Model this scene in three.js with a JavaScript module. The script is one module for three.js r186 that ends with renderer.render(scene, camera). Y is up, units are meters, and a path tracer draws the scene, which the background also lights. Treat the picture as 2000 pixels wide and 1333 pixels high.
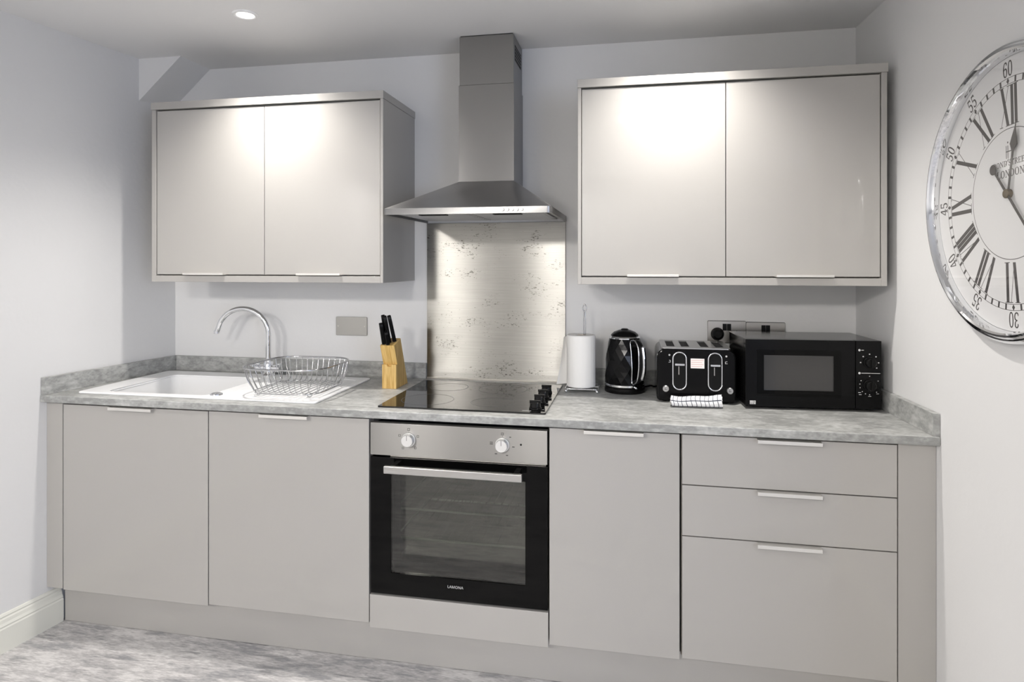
import * as THREE from 'three';
import { RoundedBoxGeometry } from 'three/addons/geometries/RoundedBoxGeometry.js';
import { mergeGeometries, toCreasedNormals } from 'three/addons/utils/BufferGeometryUtils.js';
import { FontLoader } from 'three/addons/loaders/FontLoader.js';
import { TextGeometry } from 'three/addons/geometries/TextGeometry.js';
import { RectAreaLightUniformsLib } from 'three/addons/lights/RectAreaLightUniformsLib.js';

// ------------------------------------------------------------------ camera, light, exposure
const scene = new THREE.Scene();
const renderer = new THREE.WebGLRenderer({ antialias: true });
renderer.toneMapping = THREE.LinearToneMapping;
renderer.toneMappingExposure = 0.87;
renderer.shadowMap.enabled = true;
RectAreaLightUniformsLib.init();

const FOCAL = 1244.47, HORIZON = 514.56, FULL = 2 * (1333 - HORIZON);
const camera = new THREE.PerspectiveCamera(2 * Math.atan(FULL / 2 / FOCAL) * 180 / Math.PI, 2000 / FULL, 0.05, 30);
camera.position.set(2.0656, 1.3472, 2.5679);
camera.rotation.y = 0.1906;
camera.setViewOffset(2000, FULL, 0, FULL / 2 - HORIZON, 2000, 1333);
camera.updateProjectionMatrix();
scene.add(camera);

scene.background = new THREE.Color(0.62, 0.78, 1.0);          // overcast daylight outside the window behind the camera
const windowLight = new THREE.RectAreaLight(0xdbe6ff, 9, 1.9, 1.2);
windowLight.position.set(4.75, 1.40, 4.56);
windowLight.lookAt(4.75, 1.40, 0);
scene.add(windowLight);
const LAMP_COLOUR = 0xfffaf4, LAMP_POWER = [6.0, 6.3, 2.0, 1.6, 14.5, 15];
const LAMPS = [[0.72, 0.545], [2.2, 0.545], [0.68, 2.0], [2.0, 1.97], [0.15, 3.85], [1.27, 3.85]];  // last two: unseen fill lights added to brighten under the wall cupboards

// ------------------------------------------------------------------ measurements (metres)
const H = 2.2237, WT = 0.8639, WB = 0.838, WZ = 0.605, DF = 0.58;
const leftX = z => 0.0032 - 0.1274 * z, rightX = z => 2.8717 + 0.0473 * z;

// ------------------------------------------------------------------ helpers
function rng(seed) { let a = seed >>> 0; return () => { a = (a + 0x6D2B79F5) >>> 0; let t = Math.imul(a ^ (a >>> 15), 1 | a); t = (t + Math.imul(t ^ (t >>> 7), 61 | t)) ^ t; return ((t ^ (t >>> 14)) >>> 0) / 4294967296; }; }
function noiseField(seed, px, py) {            // tileable value noise on a px by py lattice, u and v in 0..1
  const r = rng(seed), g = new Float32Array(px * py); for (let i = 0; i < g.length; i++) g[i] = r();
  return (u, v) => {
    let x = u * px, y = v * py; const xi = Math.floor(x), yi = Math.floor(y); x -= xi; y -= yi;
    x = x * x * (3 - 2 * x); y = y * y * (3 - 2 * y);
    const x0 = ((xi % px) + px) % px, x1 = (x0 + 1) % px, y0 = (((yi % py) + py) % py) * px, y1 = (((yi + 1) % py + py) % py) * px;
    return (g[y0 + x0] * (1 - x) + g[y0 + x1] * x) * (1 - y) + (g[y1 + x0] * (1 - x) + g[y1 + x1] * x) * y;
  };
}
function fbm(seed, px, py, oct, gain = 0.5) {
  const f = []; let n = 0; for (let i = 0; i < oct; i++) { f.push([noiseField(seed + i * 17, px << i, py << i), gain ** i]); n += gain ** i; }
  return (u, v) => { let s = 0; for (const [g, a] of f) s += a * g(u, v); return s / n; };
}
function dataTexture(w, h, fn, srgb = true) {
  const d = new Uint8Array(w * h * 4);
  for (let j = 0; j < h; j++) for (let i = 0; i < w; i++) { const c = fn(i / w, j / h), k = (j * w + i) * 4; d[k] = c[0]; d[k + 1] = c[1]; d[k + 2] = c[2]; d[k + 3] = 255; }
  const t = new THREE.DataTexture(d, w, h); t.wrapS = t.wrapT = THREE.RepeatWrapping; t.magFilter = THREE.LinearFilter; t.minFilter = THREE.LinearMipmapLinearFilter; t.generateMipmaps = true;
  if (srgb) t.colorSpace = THREE.SRGBColorSpace; t.needsUpdate = true; return t;
}
const sm = (a, b, x) => { const t = Math.min(1, Math.max(0, (x - a) / (b - a))); return t * t * (3 - 2 * t); };
const mix = (a, b, t) => a.map((x, i) => x + (b[i] - x) * t);
const cl = c => c.map(x => Math.max(0, Math.min(255, x)));
function canvasTexture(w, h, draw) {
  const c = document.createElement('canvas'); c.width = w; c.height = h; draw(c.getContext('2d'), w, h);
  const t = new THREE.CanvasTexture(c); t.colorSpace = THREE.SRGBColorSpace; return t;
}
function metreUV(geo, s = 1, swap = false) {   // box-projected texture coordinates in metres
  const g = geo.index ? geo.toNonIndexed() : geo, p = g.attributes.position, uv = new Float32Array(p.count * 2);
  const a = new THREE.Vector3(), b = new THREE.Vector3(), c = new THREE.Vector3(), n = new THREE.Vector3();
  for (let i = 0; i < p.count; i += 3) {
    a.fromBufferAttribute(p, i); b.fromBufferAttribute(p, i + 1); c.fromBufferAttribute(p, i + 2);
    n.copy(b).sub(a).cross(c.clone().sub(a)); const X = Math.abs(n.x), Y = Math.abs(n.y), Z = Math.abs(n.z);
    [a, b, c].forEach((q, k) => {
      let u, v; if (Y >= X && Y >= Z) { u = q.x; v = q.z; } else if (Z >= X) { u = q.x; v = q.y; } else { u = q.z; v = q.y; }
      if (swap) [u, v] = [v, u];
      uv[(i + k) * 2] = u / s; uv[(i + k) * 2 + 1] = v / s;
    });
  }
  g.setAttribute('uv', new THREE.BufferAttribute(uv, 2)); return g;
}
const plain = g => { const q = g.index ? g.toNonIndexed() : g; for (const k of Object.keys(q.attributes)) if (!['position', 'normal', 'uv'].includes(k)) q.deleteAttribute(k); return q; };
const merge = list => mergeGeometries(list.map(plain), false);
function bx(x0, x1, y0, y1, z0, z1, r = 0.0015) {
  const w = x1 - x0, h = y1 - y0, d = z1 - z0; r = Math.min(r, w / 2.01, h / 2.01, d / 2.01);
  const g = r > 0 ? new RoundedBoxGeometry(w, h, d, 2, r) : new THREE.BoxGeometry(w, h, d);
  g.translate((x0 + x1) / 2, (y0 + y1) / 2, (z0 + z1) / 2); return metreUV(g);
}
function shapeXZ(pts, y0, y1, holes = [], bevel = 0) { // prism with a floor plan of [x, z] points
  const s = new THREE.Shape(pts.map(([x, z]) => new THREE.Vector2(x, -z)));
  for (const h of holes) s.holes.push(new THREE.Path(h.map(([x, z]) => new THREE.Vector2(x, -z))));
  const g = new THREE.ExtrudeGeometry(s, { depth: y1 - y0 - 2 * bevel, bevelEnabled: bevel > 0, bevelThickness: bevel, bevelSize: bevel, bevelOffset: -bevel, bevelSegments: 2, curveSegments: 10 });
  g.rotateX(-Math.PI / 2); g.translate(0, y0 + bevel, 0); return metreUV(g);
}
function shapeXY(pts, z0, z1, holes = [], bevel = 0) {
  const s = pts instanceof THREE.Shape ? pts : new THREE.Shape(pts.map(([x, y]) => new THREE.Vector2(x, y)));
  for (const h of holes) s.holes.push(h instanceof THREE.Path ? h : new THREE.Path(h.map(([x, y]) => new THREE.Vector2(x, y))));
  const g = new THREE.ExtrudeGeometry(s, { depth: z1 - z0 - 2 * bevel, bevelEnabled: bevel > 0, bevelThickness: bevel, bevelSize: bevel, bevelOffset: -bevel, bevelSegments: 3, curveSegments: 14 });
  g.translate(0, 0, z0 + bevel); return metreUV(g);
}
function shapeZY(pts, x0, x1, bevel = 0) {     // prism with a side profile of [z, y] points
  const g = new THREE.ExtrudeGeometry(new THREE.Shape(pts.map(([z, y]) => new THREE.Vector2(z, y))), { depth: x1 - x0 - 2 * bevel, bevelEnabled: bevel > 0, bevelThickness: bevel, bevelSize: bevel, bevelOffset: -bevel, bevelSegments: 2 });
  // local x is z, local y is y, extrusion goes along -x of the world
  g.rotateY(-Math.PI / 2); g.translate(x1 - bevel, 0, 0); return metreUV(g);
}
function roundRect(x0, x1, y0, y1, r, n = 6) {
  const o = []; for (const [cx, cy, a] of [[x1 - r, y1 - r, 0], [x0 + r, y1 - r, 90], [x0 + r, y0 + r, 180], [x1 - r, y0 + r, 270]])
    for (let i = 0; i <= n; i++) { const t = (a + 90 * i / n) * Math.PI / 180; o.push([cx + r * Math.cos(t), cy + r * Math.sin(t)]); }
  return o;
}
const V = (x, y, z) => new THREE.Vector3(x, y, z);
function tube(pts, r, seg = 40, rad = 8, closed = false, straight = false) {
  const v = pts.map(p => p.isVector3 ? p : V(...p)); let c;
  if (straight) { c = new THREE.CurvePath(); for (let i = 0; i + 1 < v.length; i++) c.add(new THREE.LineCurve3(v[i], v[i + 1])); if (closed) c.add(new THREE.LineCurve3(v[v.length - 1], v[0])); } else c = new THREE.CatmullRomCurve3(v, closed, 'centripetal');
  const g = new THREE.TubeGeometry(c, seg, r, rad, closed); if (closed) return plain(g);
  const caps = [0, 1].map(t => { const s = new THREE.SphereGeometry(r, rad, 4); const p = c.getPoint(t); s.translate(p.x, p.y, p.z); return s; });
  return merge([g, ...caps]);
}
function cyl(x, y, z, r, h, axis = 'y', seg = 32, bevel = 0.001, r2 = r) {   // chamfered cylinder starting at (x, y, z)
  const b = Math.min(bevel, h / 3, r / 3);
  const g = new THREE.LatheGeometry([[0, 0], [r - b, 0], [r, b], [r2, h - b], [r2 - b, h], [0, h]].map(p => new THREE.Vector2(...p)), seg);
  let q = toCreasedNormals(g, 0.6); if (axis === 'z') q.rotateX(Math.PI / 2); if (axis === 'x') q.rotateZ(-Math.PI / 2); q.translate(x, y, z); return plain(q);
}
function lathe(profile, x, y, z, seg = 48, crease = 0.5) { const g = toCreasedNormals(new THREE.LatheGeometry(profile.map(p => new THREE.Vector2(...p)), seg), crease); g.translate(x, y, z); return plain(g); }
function ball(x, y, z, r) { const g = new THREE.SphereGeometry(r, 16, 10); g.translate(x, y, z); return plain(g); }

const used = {}, bases = new WeakMap();
function numbered(n) { if (!(n in used)) { used[n] = 0; return n; } used[n]++; return `${n}_${String(used[n]).padStart(3, '0')}`; }
function thing(name, label, category, base, { group, turn = 0 } = {}) {
  const o = new THREE.Group(); o.name = numbered(name); o.position.set(...base); o.rotation.y = turn; o.userData = { label, category };
  if (group) o.userData.group = group; bases.set(o, turn ? [0, 0, 0] : base); scene.add(o); return o;
}
function part(parent, name, geo, mat, label) {   // geometry in room coordinates (own coordinates for turned things)
  const b = bases.get(parent); const g = plain(geo); g.translate(-b[0], -b[1], -b[2]);
  const m = new THREE.Mesh(g, mat); m.name = name; m.castShadow = m.receiveShadow = true; if (label) m.userData.label = label; bases.set(m, b); parent.add(m); return m;
}
function stuff(...a) { const m = part(...a); m.userData.kind = 'stuff'; return m; }
function single(name, geo, mat, label, category, base, group) {
  const g = plain(geo); g.translate(-base[0], -base[1], -base[2]); const m = new THREE.Mesh(g, mat); m.name = numbered(name); m.position.set(...base);
  m.castShadow = m.receiveShadow = true; m.userData = { label, category }; if (group) m.userData.group = group; bases.set(m, base); scene.add(m); return m;
}
function struct(name, geo, mat, label, category) {
  const m = new THREE.Mesh(plain(geo), mat); m.name = name; m.castShadow = m.receiveShadow = true; m.userData = { kind: 'structure', label, category }; bases.set(m, [0, 0, 0]); scene.add(m); return m;
}
const std = (o) => new THREE.MeshStandardMaterial(o), phy = (o) => new THREE.MeshPhysicalMaterial(o);
const lin = (r, g, b) => new THREE.Color().setRGB(r, g, b);

// ------------------------------------------------------------------ materials
const paintBump = (() => { const f = fbm(5, 64, 64, 3); const t = dataTexture(512, 512, (u, v) => { const k = 255 * f(u, v); return [k, k, k]; }, false); return t; })();
const M = {};
M.wall = std({ color: lin(0.69, 0.69, 0.69), roughness: 0.75, bumpMap: paintBump, bumpScale: 0.0004 });
M.ceiling = std({ color: lin(0.76, 0.76, 0.76), roughness: 0.85 });
M.skirting = phy({ color: lin(0.72, 0.72, 0.66), roughness: 0.3, clearcoat: 0.5, clearcoatRoughness: 0.15 });
M.door = phy({ color: lin(0.385, 0.372, 0.352), roughness: 0.4, clearcoat: 1, clearcoatRoughness: 0.05 });
M.panel = phy({ color: lin(0.385, 0.372, 0.352), roughness: 0.4, clearcoat: 0.3, clearcoatRoughness: 0.12 });
M.carcass = std({ color: lin(0.28, 0.26, 0.235), roughness: 0.7 });
M.handle = std({ color: lin(0.70, 0.685, 0.65), metalness: 0.45, roughness: 0.3 });
M.chrome = std({ color: lin(0.82, 0.83, 0.85), metalness: 1, roughness: 0.06 });
M.wire = std({ color: lin(0.50, 0.505, 0.515), metalness: 1, roughness: 0.16 });
M.dimRod = std({ color: lin(0.16, 0.16, 0.16), metalness: 0.6, roughness: 0.4 });  // shelf rods: same wire, shade put into the colour
M.shelfGlint = std({ color: lin(0.92, 0.92, 0.91), metalness: 0.1, roughness: 0.5 });  // shelf frame: bright glint put into the colour
M.black = phy({ color: lin(0.004, 0.004, 0.0043), roughness: 0.12, specularIntensity: 0.3 });
M.blackPlastic = phy({ color: lin(0.005, 0.005, 0.005), roughness: 0.32, specularIntensity: 0.35 });
M.blackMatt = phy({ color: lin(0.006, 0.006, 0.006), roughness: 0.6, specularIntensity: 0.3 });
M.dark = std({ color: lin(0.02, 0.02, 0.02), roughness: 0.8 });
M.glassBlack = phy({ color: lin(0.0025, 0.0025, 0.0025), roughness: 0.04, ior: 1.45, specularIntensity: 0.3 });
M.hobGlass = phy({ color: lin(0.0025, 0.0025, 0.0025), roughness: 0.04, ior: 1.52 });
M.sink = phy({ color: lin(0.86, 0.865, 0.87), roughness: 0.28, clearcoat: 0.3, clearcoatRoughness: 0.1 });
M.white = std({ color: lin(0.82, 0.82, 0.82), roughness: 0.5 });
M.paper = std({ color: lin(0.86, 0.855, 0.84), roughness: 0.95 });
M.print = std({ color: lin(0.55, 0.55, 0.55), roughness: 0.5 });
M.inkDark = std({ color: lin(0.03, 0.03, 0.03), roughness: 0.6 });
M.clearGlass = phy({ color: 0xffffff, transmission: 1, roughness: 0.02, thickness: 0, ior: 1.5 });
M.ovenGlass = phy({ color: lin(0.62, 0.66, 0.62), transmission: 1, roughness: 0.03, thickness: 0, ior: 2.33 });
M.ovenOuter = phy({ color: lin(0.72, 0.72, 0.70), transmission: 1, roughness: 0.02, thickness: 0, ior: 1.5 });

{ // stone-look laminate
  const a = fbm(11, 6, 6, 6, 0.58), b = fbm(29, 14, 44, 5, 0.65), c = fbm(47, 60, 90, 3, 0.7);
  const t = dataTexture(1024, 1024, (u, v) => {
    const w = 0.5 + 0.62 * (a(u, v) - 0.5) + 0.45 * (b(u, v) - 0.5) + 0.5 * (c(u, v) - 0.5);
    let k = mix([142, 143, 141], [168, 169, 167], sm(0.30, 0.62, w)); k = mix(k, [186, 187, 185], sm(0.55, 0.8, w));
    const s = sm(0.60, 0.8, b(u + 0.3, v + 0.2)); k = mix(k, [196, 197, 195], 0.5 * s); const n = 22 * (c(u + 0.1, v) - 0.5); return cl(k.map(q => q + n));
  });
  M.worktop = phy({ map: t, roughness: 0.42 });
}
{ // mottled, streaky grey vinyl floor, grain along x
  const a = fbm(61, 5, 9, 6, 0.62), b = fbm(83, 14, 40, 5, 0.62), c = fbm(97, 70, 160, 3, 0.7);
  const t = dataTexture(2048, 1024, (u, v) => {
    const q = c(u, v), w = 0.58 * a(u, v) + 0.42 * b(u, v) + 0.22 * (q - 0.5);
    let k = mix([150, 150, 152], [184, 182, 182], sm(0.34, 0.52, w)); k = mix(k, [210, 208, 207], sm(0.48, 0.66, w));
    const line = sm(0.60, 0.70, b(u + 0.37, v + 0.11) + 0.25 * (q - 0.5)); k = mix(k, [118, 118, 120], 0.6 * line * sm(0.45, 0.6, a(u + 0.5, v)));
    return cl(k.map(x => x + (q - 0.5) * 26));
  });
  t.repeat.set(1 / 1.25, 1 / 0.62);
  M.floor = phy({ map: t, roughness: 0.42 });
}
M.canopy = phy({ color: lin(0.36, 0.356, 0.354), metalness: 1, roughness: 0.32, anisotropy: 0.7, anisotropyRotation: Math.PI / 2 });
M.steel = phy({ color: lin(0.20, 0.198, 0.198), metalness: 1, roughness: 0.30, anisotropy: 0.95, anisotropyRotation: Math.PI / 2 });
M.ovenSteel = phy({ color: lin(0.29, 0.286, 0.28), metalness: 1, roughness: 0.3, anisotropy: 0.95, anisotropyRotation: Math.PI / 2 });
M.knob = std({ color: lin(0.78, 0.78, 0.77), metalness: 0.8, roughness: 0.35 });
M.steelBand = phy({ color: lin(0.30, 0.298, 0.295), metalness: 1, roughness: 0.32 });
M.steelLight = std({ color: lin(0.50, 0.495, 0.485), metalness: 1, roughness: 0.3 });
M.aluminium = std({ color: lin(0.48, 0.48, 0.485), metalness: 0.9, roughness: 0.45 });
M.nickel = std({ color: lin(0.50, 0.48, 0.45), metalness: 1, roughness: 0.3 });
{ // worn, marked stainless splashback
  const g = fbm(171, 5, 5, 4), s = fbm(181, 6, 300, 2, 0.7), m = fbm(191, 72, 190, 3, 0.8), d = fbm(201, 7, 16, 3);
  const t = dataTexture(1024, 1024, (u, v) => {
    const mark = sm(0.665, 0.80, m(u, v) * 0.62 + 0.42 * d(u, v) + 0.10 * (s(u, v) - 0.5)), base = 150 + 14 * (g(u, v) - 0.5) + 12 * (s(u, v) - 0.5);
    return cl(mix([base, base * 0.99, base * 0.965], [74, 72, 69], 0.85 * mark));
  });
  M.splash = phy({ map: t, metalness: 1, roughness: 0.30, anisotropy: 0.97, anisotropyRotation: Math.PI / 2 });
}
{ // pale bamboo
  const s = fbm(211, 40, 3, 4, 0.6), g = fbm(221, 160, 6, 2);
  const t = dataTexture(512, 512, (u, v) => { const k = sm(0.3, 0.7, 0.7 * s(u, v) + 0.3 * g(u, v)); return mix([196, 156, 84], [226, 192, 122], k); });
  M.bamboo = phy({ map: t, roughness: 0.45 }); t.repeat.set(5, 5);
}

// ------------------------------------------------------------------ the room
const ZR = 4.6, ZW = 1.62;           // depth of the room; the clock wall ends at ZW where the room widens
struct('floor', bx(-0.9, 6.1, -0.1, 0, -0.1, ZR + 0.15, 0), M.floor, 'streaky light grey vinyl floor', 'floor');
struct('ceiling', bx(-0.9, 6.1, H, H + 0.1, -0.1, ZR + 0.15, 0), M.ceiling, 'plain white ceiling with recessed downlights', 'ceiling');
struct('wall_back', bx(-0.9, 3.4, 0, H, -0.1, 0, 0), M.wall, 'white painted wall behind the kitchen units', 'wall');
struct('wall_left', shapeXZ([[leftX(0), 0], [leftX(ZR), ZR], [leftX(ZR) - 0.1, ZR], [leftX(0) - 0.1, 0]], 0, H), M.wall, 'white painted side wall beside the sink', 'wall');
struct('wall_right', shapeXZ([[rightX(0), 0], [rightX(0) + 0.1, 0], [rightX(ZW) + 0.1, ZW], [rightX(ZW), ZW]], 0, H), M.wall, 'white painted side wall with the round clock', 'wall');
struct('wall_return', bx(rightX(ZW) + 0.1, 6.0, 0, H, ZW - 0.1, ZW, 0), M.wall, 'white painted return wall behind the clock wall', 'wall');
struct('wall_far', bx(6.0, 6.1, 0, H, ZW - 0.1, ZR, 0), M.wall, 'white painted far side wall of the room', 'wall');
{
  const x0 = 3.8, x1 = 5.7, y0 = 0.80, y1 = 2.00;
  struct('wall_front', merge([bx(-0.9, x0, 0, H, ZR, ZR + 0.15, 0), bx(x1, 6.1, 0, H, ZR, ZR + 0.15, 0), bx(x0, x1, 0, y0, ZR, ZR + 0.15, 0), bx(x0, x1, y1, H, ZR, ZR + 0.15, 0)]), M.wall, 'white painted wall with a window facing the kitchen', 'wall');
  const w = new THREE.Group(); w.name = 'window_1'; w.userData = { kind: 'structure', label: 'white framed window opposite the kitchen units', category: 'window' }; bases.set(w, [0, 0, 0]); scene.add(w);
  const zf = ZR + 0.04, f = 0.05;
  part(w, 'window_frame', merge([bx(x0, x0 + f, y0, y1, zf, zf + 0.06), bx(x1 - f, x1, y0, y1, zf, zf + 0.06), bx(x0 + f, x1 - f, y0, y0 + f, zf, zf + 0.06), bx(x0 + f, x1 - f, y1 - f, y1, zf, zf + 0.06), bx((x0 + x1) / 2 - 0.03, (x0 + x1) / 2 + 0.03, y0 + f, y1 - f, zf, zf + 0.06)]), M.white);
  for (const [a, b] of [[x0 + f, (x0 + x1) / 2 - 0.03], [(x0 + x1) / 2 + 0.03, x1 - f]]) part(w, 'pane', bx(a, b, y0 + f, y1 - f, zf + 0.028, zf + 0.03, 0), M.clearGlass);
}
function skirting(name, wallX, side, z0, z1, label) {
  const prof = [[0, 0], [0.018, 0], [0.018, 0.082], [0.0155, 0.087], [0.0165, 0.092], [0.0125, 0.101], [0.0105, 0.112], [0.0075, 0.117], [0.0085, 0.122], [0.005, 0.129], [0, 0.130]];
  const pos = [], n = prof.length; const P = (p, z) => [wallX(z) + side * p[0], p[1], z];
  const tri = (a, b, c) => pos.push(...a, ...b, ...c);
  for (let i = 0; i < n; i++) { const p = prof[i], q = prof[(i + 1) % n], a = P(p, z0), b = P(q, z0), c = P(q, z1), d = P(p, z1); if (side > 0) { tri(a, b, c); tri(a, c, d); } else { tri(a, c, b); tri(a, d, c); } }
  const sh = THREE.ShapeUtils.triangulateShape(prof.map(p => new THREE.Vector2(...p)), []);
  for (const t of sh) for (const z of [z0, z1]) tri(...t.map(i => P(prof[i], z)));
  const g = new THREE.BufferGeometry(); g.setAttribute('position', new THREE.Float32BufferAttribute(pos, 3)); g.computeVertexNormals();
  struct(name, metreUV(g), M.skirting, label, 'skirting');
}
skirting('baseboard_left', leftX, 1, 0.532, ZR, 'cream moulded skirting board along the sink side wall');
skirting('baseboard_right', rightX, -1, 0.62, ZW, 'cream moulded skirting board under the clock wall');
// boxed-in sloping soffit in the corner over the sink
struct('trim_1', shapeXY([[leftX(0.19) - 0.0, H], [leftX(0.19) - 0.0, 2.0437], [0.181, H]], 0, 0.19), M.wall, 'triangular boxed soffit under the ceiling over the sink corner', 'boxing');

// ------------------------------------------------------------------ downlights and added fill panels
LAMPS.forEach(([x, z], i) => {
  const where = ['in front of the cupboards over the sink', 'in front of the cupboards over the microwave', 'over the middle of the room on the sink side', 'over the middle of the room on the clock side', 'at the back of the room beside the sink wall', 'at the back of the room by the window'][i];
  const panel = i > 3, d = thing(panel ? 'added_fill_light' : 'downlight', panel ? `added unseen fill light shaped as a round panel ${where}` : `round white recessed ceiling downlight ${where}`, panel ? 'added fill light' : 'downlight', [x, H, z], { group: panel ? 'added fill panels' : 'ceiling downlights' }), q = panel ? 6 : 1;  // panels are added frontal fill, no known fittings
  part(d, 'bezel', lathe([[0.030, -0.0005], [0.030, -0.004], [0.034, -0.006], [0.040, -0.0055], [0.044, -0.002], [0.0445, -0.0001]].map(([a, b]) => [panel ? 0.150 + a : a, panel ? b * 3 : b]), x, H, z), M.white);
  part(d, 'bulb', lathe([[0, -0.0035], [0.02, -0.0032], [0.0295, -0.002], [0.0295, -0.0004], [0, -0.0004]].map(([a, b]) => [a * q, panel ? b * 2 : b]), x, H, z), std({ color: 0xffffff, emissive: LAMP_COLOUR, emissiveIntensity: 6 }), 'glowing frosted lamp face');
  const s = new THREE.SpotLight(LAMP_COLOUR, LAMP_POWER[i], 0, (i < 2 ? 63 : i < 4 ? 80 : 89) * Math.PI / 180, i < 2 ? 1 : i < 4 ? 0.8 : 0.15, 2);
  s.position.set(x, H - (panel ? 0.022 : 0.012), z); s.target.position.set(x, 0, z); s.castShadow = true; s.shadow.radius = panel ? 8 : 1.3; s.shadow.mapSize.set(1024, 1024); scene.add(s); scene.add(s.target);
});

// ------------------------------------------------------------------ base units
const KB = 0.15;
function carcassBox(x0, x1, y0, y1, z0, z1, t = 0.016) {
  return merge([bx(x0, x0 + t, y0, y1, z0, z1, 0), bx(x1 - t, x1, y0, y1, z0, z1, 0), bx(x0 + t, x1 - t, y0, y0 + t, z0, z1, 0), bx(x0 + t, x1 - t, y0 + t, y1, z0, z0 + t, 0), bx(x0 + t, x1 - t, y1 - t, y1, z1 - 0.08, z1, 0)]);
}
function lipHandleTop(x0, x1, yTop, zFront) {     // folded metal edge pull over the top of a front
  return merge([bx(x0, x1, yTop, yTop + 0.002, zFront - 0.017, zFront + 0.021, 0.0006), bx(x0, x1, yTop - 0.0085, yTop + 0.0005, zFront + 0.0188, zFront + 0.021, 0.0006)]);
}
function lipHandleBottom(x0, x1, yBot, zFront) {
  return merge([bx(x0, x1, yBot - 0.002, yBot, zFront - 0.017, zFront + 0.021, 0.0005), bx(x0, x1, yBot - 0.0005, yBot + 0.0055, zFront + 0.0192, zFront + 0.021, 0.0005)]);
}
function baseCabinet(x0, x1, label, y0, y1, hx0, hx1) {
  const o = thing('base_cabinet', label, 'cabinet', [(x0 + x1) / 2, KB, 0.3]);
  part(o, 'carcass', carcassBox(x0 + 0.001, x1 - 0.001, KB, WB - 0.002, 0.06, 0.558), M.carcass);
  const d = part(o, 'door', bx(x0 + 0.0018, x1 - 0.0018, y0, y1, 0.561, DF, 0.0012), M.door);
  part(d, 'handle', lipHandleTop(hx0, hx1, y1, DF), M.handle, 'slim satin metal edge handle');
  for (const yy of [y0 + 0.1, y1 - 0.1]) part(o, 'hinge', bx(x0 + 0.018, x0 + 0.05, yy - 0.02, yy + 0.02, 0.545, 0.560, 0.002), M.nickel);
  return o;
}
baseCabinet(0, 0.6, 'glossy grey base cupboard under the sink basin', 0.1465, 0.8285, 0.2093, 0.3856);
baseCabinet(0.6, 1.2, 'glossy grey base cupboard between the sink cupboard and the oven', 0.1525, 0.8295, 0.8065, 0.9846);
baseCabinet(1.8, 2.2, 'narrow glossy grey base cupboard between the oven and the drawers', 0.1475, 0.8295, 1.9107, 2.0913);
{
  const o = thing('drawer_unit', 'glossy grey three-drawer base unit under the microwave', 'drawers', [2.5, KB, 0.3]);
  part(o, 'carcass', carcassBox(2.2035, 2.799, KB, WB - 0.002, 0.06, 0.558), M.carcass);
  for (const [y0, y1] of [[0.6795, 0.8295], [0.5250, 0.6765], [0.1525, 0.5220]]) {
    const d = part(o, 'drawer', merge([bx(2.2055, 2.7985, y0, y1, 0.561, DF, 0.0012)]), M.door);
    part(d, 'handle', lipHandleTop(2.4190, 2.5960, y1 - 0.0022, DF), M.handle, 'slim satin metal edge handle');
    part(d, 'drawer_box', merge([bx(2.225, 2.237, y0 + 0.02, y0 + 0.1, 0.12, 0.556, 0), bx(2.763, 2.775, y0 + 0.02, y0 + 0.1, 0.12, 0.556, 0), bx(2.237, 2.763, y0 + 0.02, y0 + 0.03, 0.12, 0.556, 0)]), M.carcass);
  }
}
single('filler_panel', shapeXZ([[leftX(0.561) + 0.001, 0.561], [-0.0012, 0.561], [-0.0012, DF], [leftX(DF) + 0.001, DF]], 0.15, 0.832), M.panel, 'narrow grey filler strip between the sink cupboard and the wall', 'panel', [-0.04, 0.15, 0.57]);
single('filler_panel', shapeXZ([[2.8012, 0.561], [rightX(0.561) - 0.001, 0.561], [rightX(DF) - 0.001, DF], [2.8012, DF]], 0.001, 0.834), M.panel, 'tall grey filler panel between the drawers and the clock wall', 'panel', [2.85, 0.001, 0.57]);
single('plinth', shapeXZ([[leftX(0.51) + 0.02, 0.51], [2.8008, 0.51], [2.8008, 0.528], [leftX(0.528) + 0.02, 0.528]], 0.002, 0.142), M.door, 'long grey kickboard along the floor under the base units', 'kickboard', [1.4, 0.002, 0.52]);
{
  const o = thing('oven_housing', 'grey oven housing cupboard with a plain strip panel under the oven', 'cabinet', [1.5, KB, 0.3]);
  part(o, 'carcass', merge([bx(1.2015, 1.2035, KB, WB - 0.002, 0.06, 0.558, 0), bx(1.7975, 1.799, KB, WB - 0.002, 0.06, 0.558, 0), bx(1.2035, 1.7975, 0.236, 0.246, 0.06, 0.558, 0), bx(1.2035, 1.7975, 0.246, WB - 0.002, 0.05, 0.06, 0)]), M.carcass);
  part(o, 'lower_panel', bx(1.2022, 1.7985, 0.1395, 0.2490, 0.561, DF + 0.003, 0.0012), M.door);
}
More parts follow.
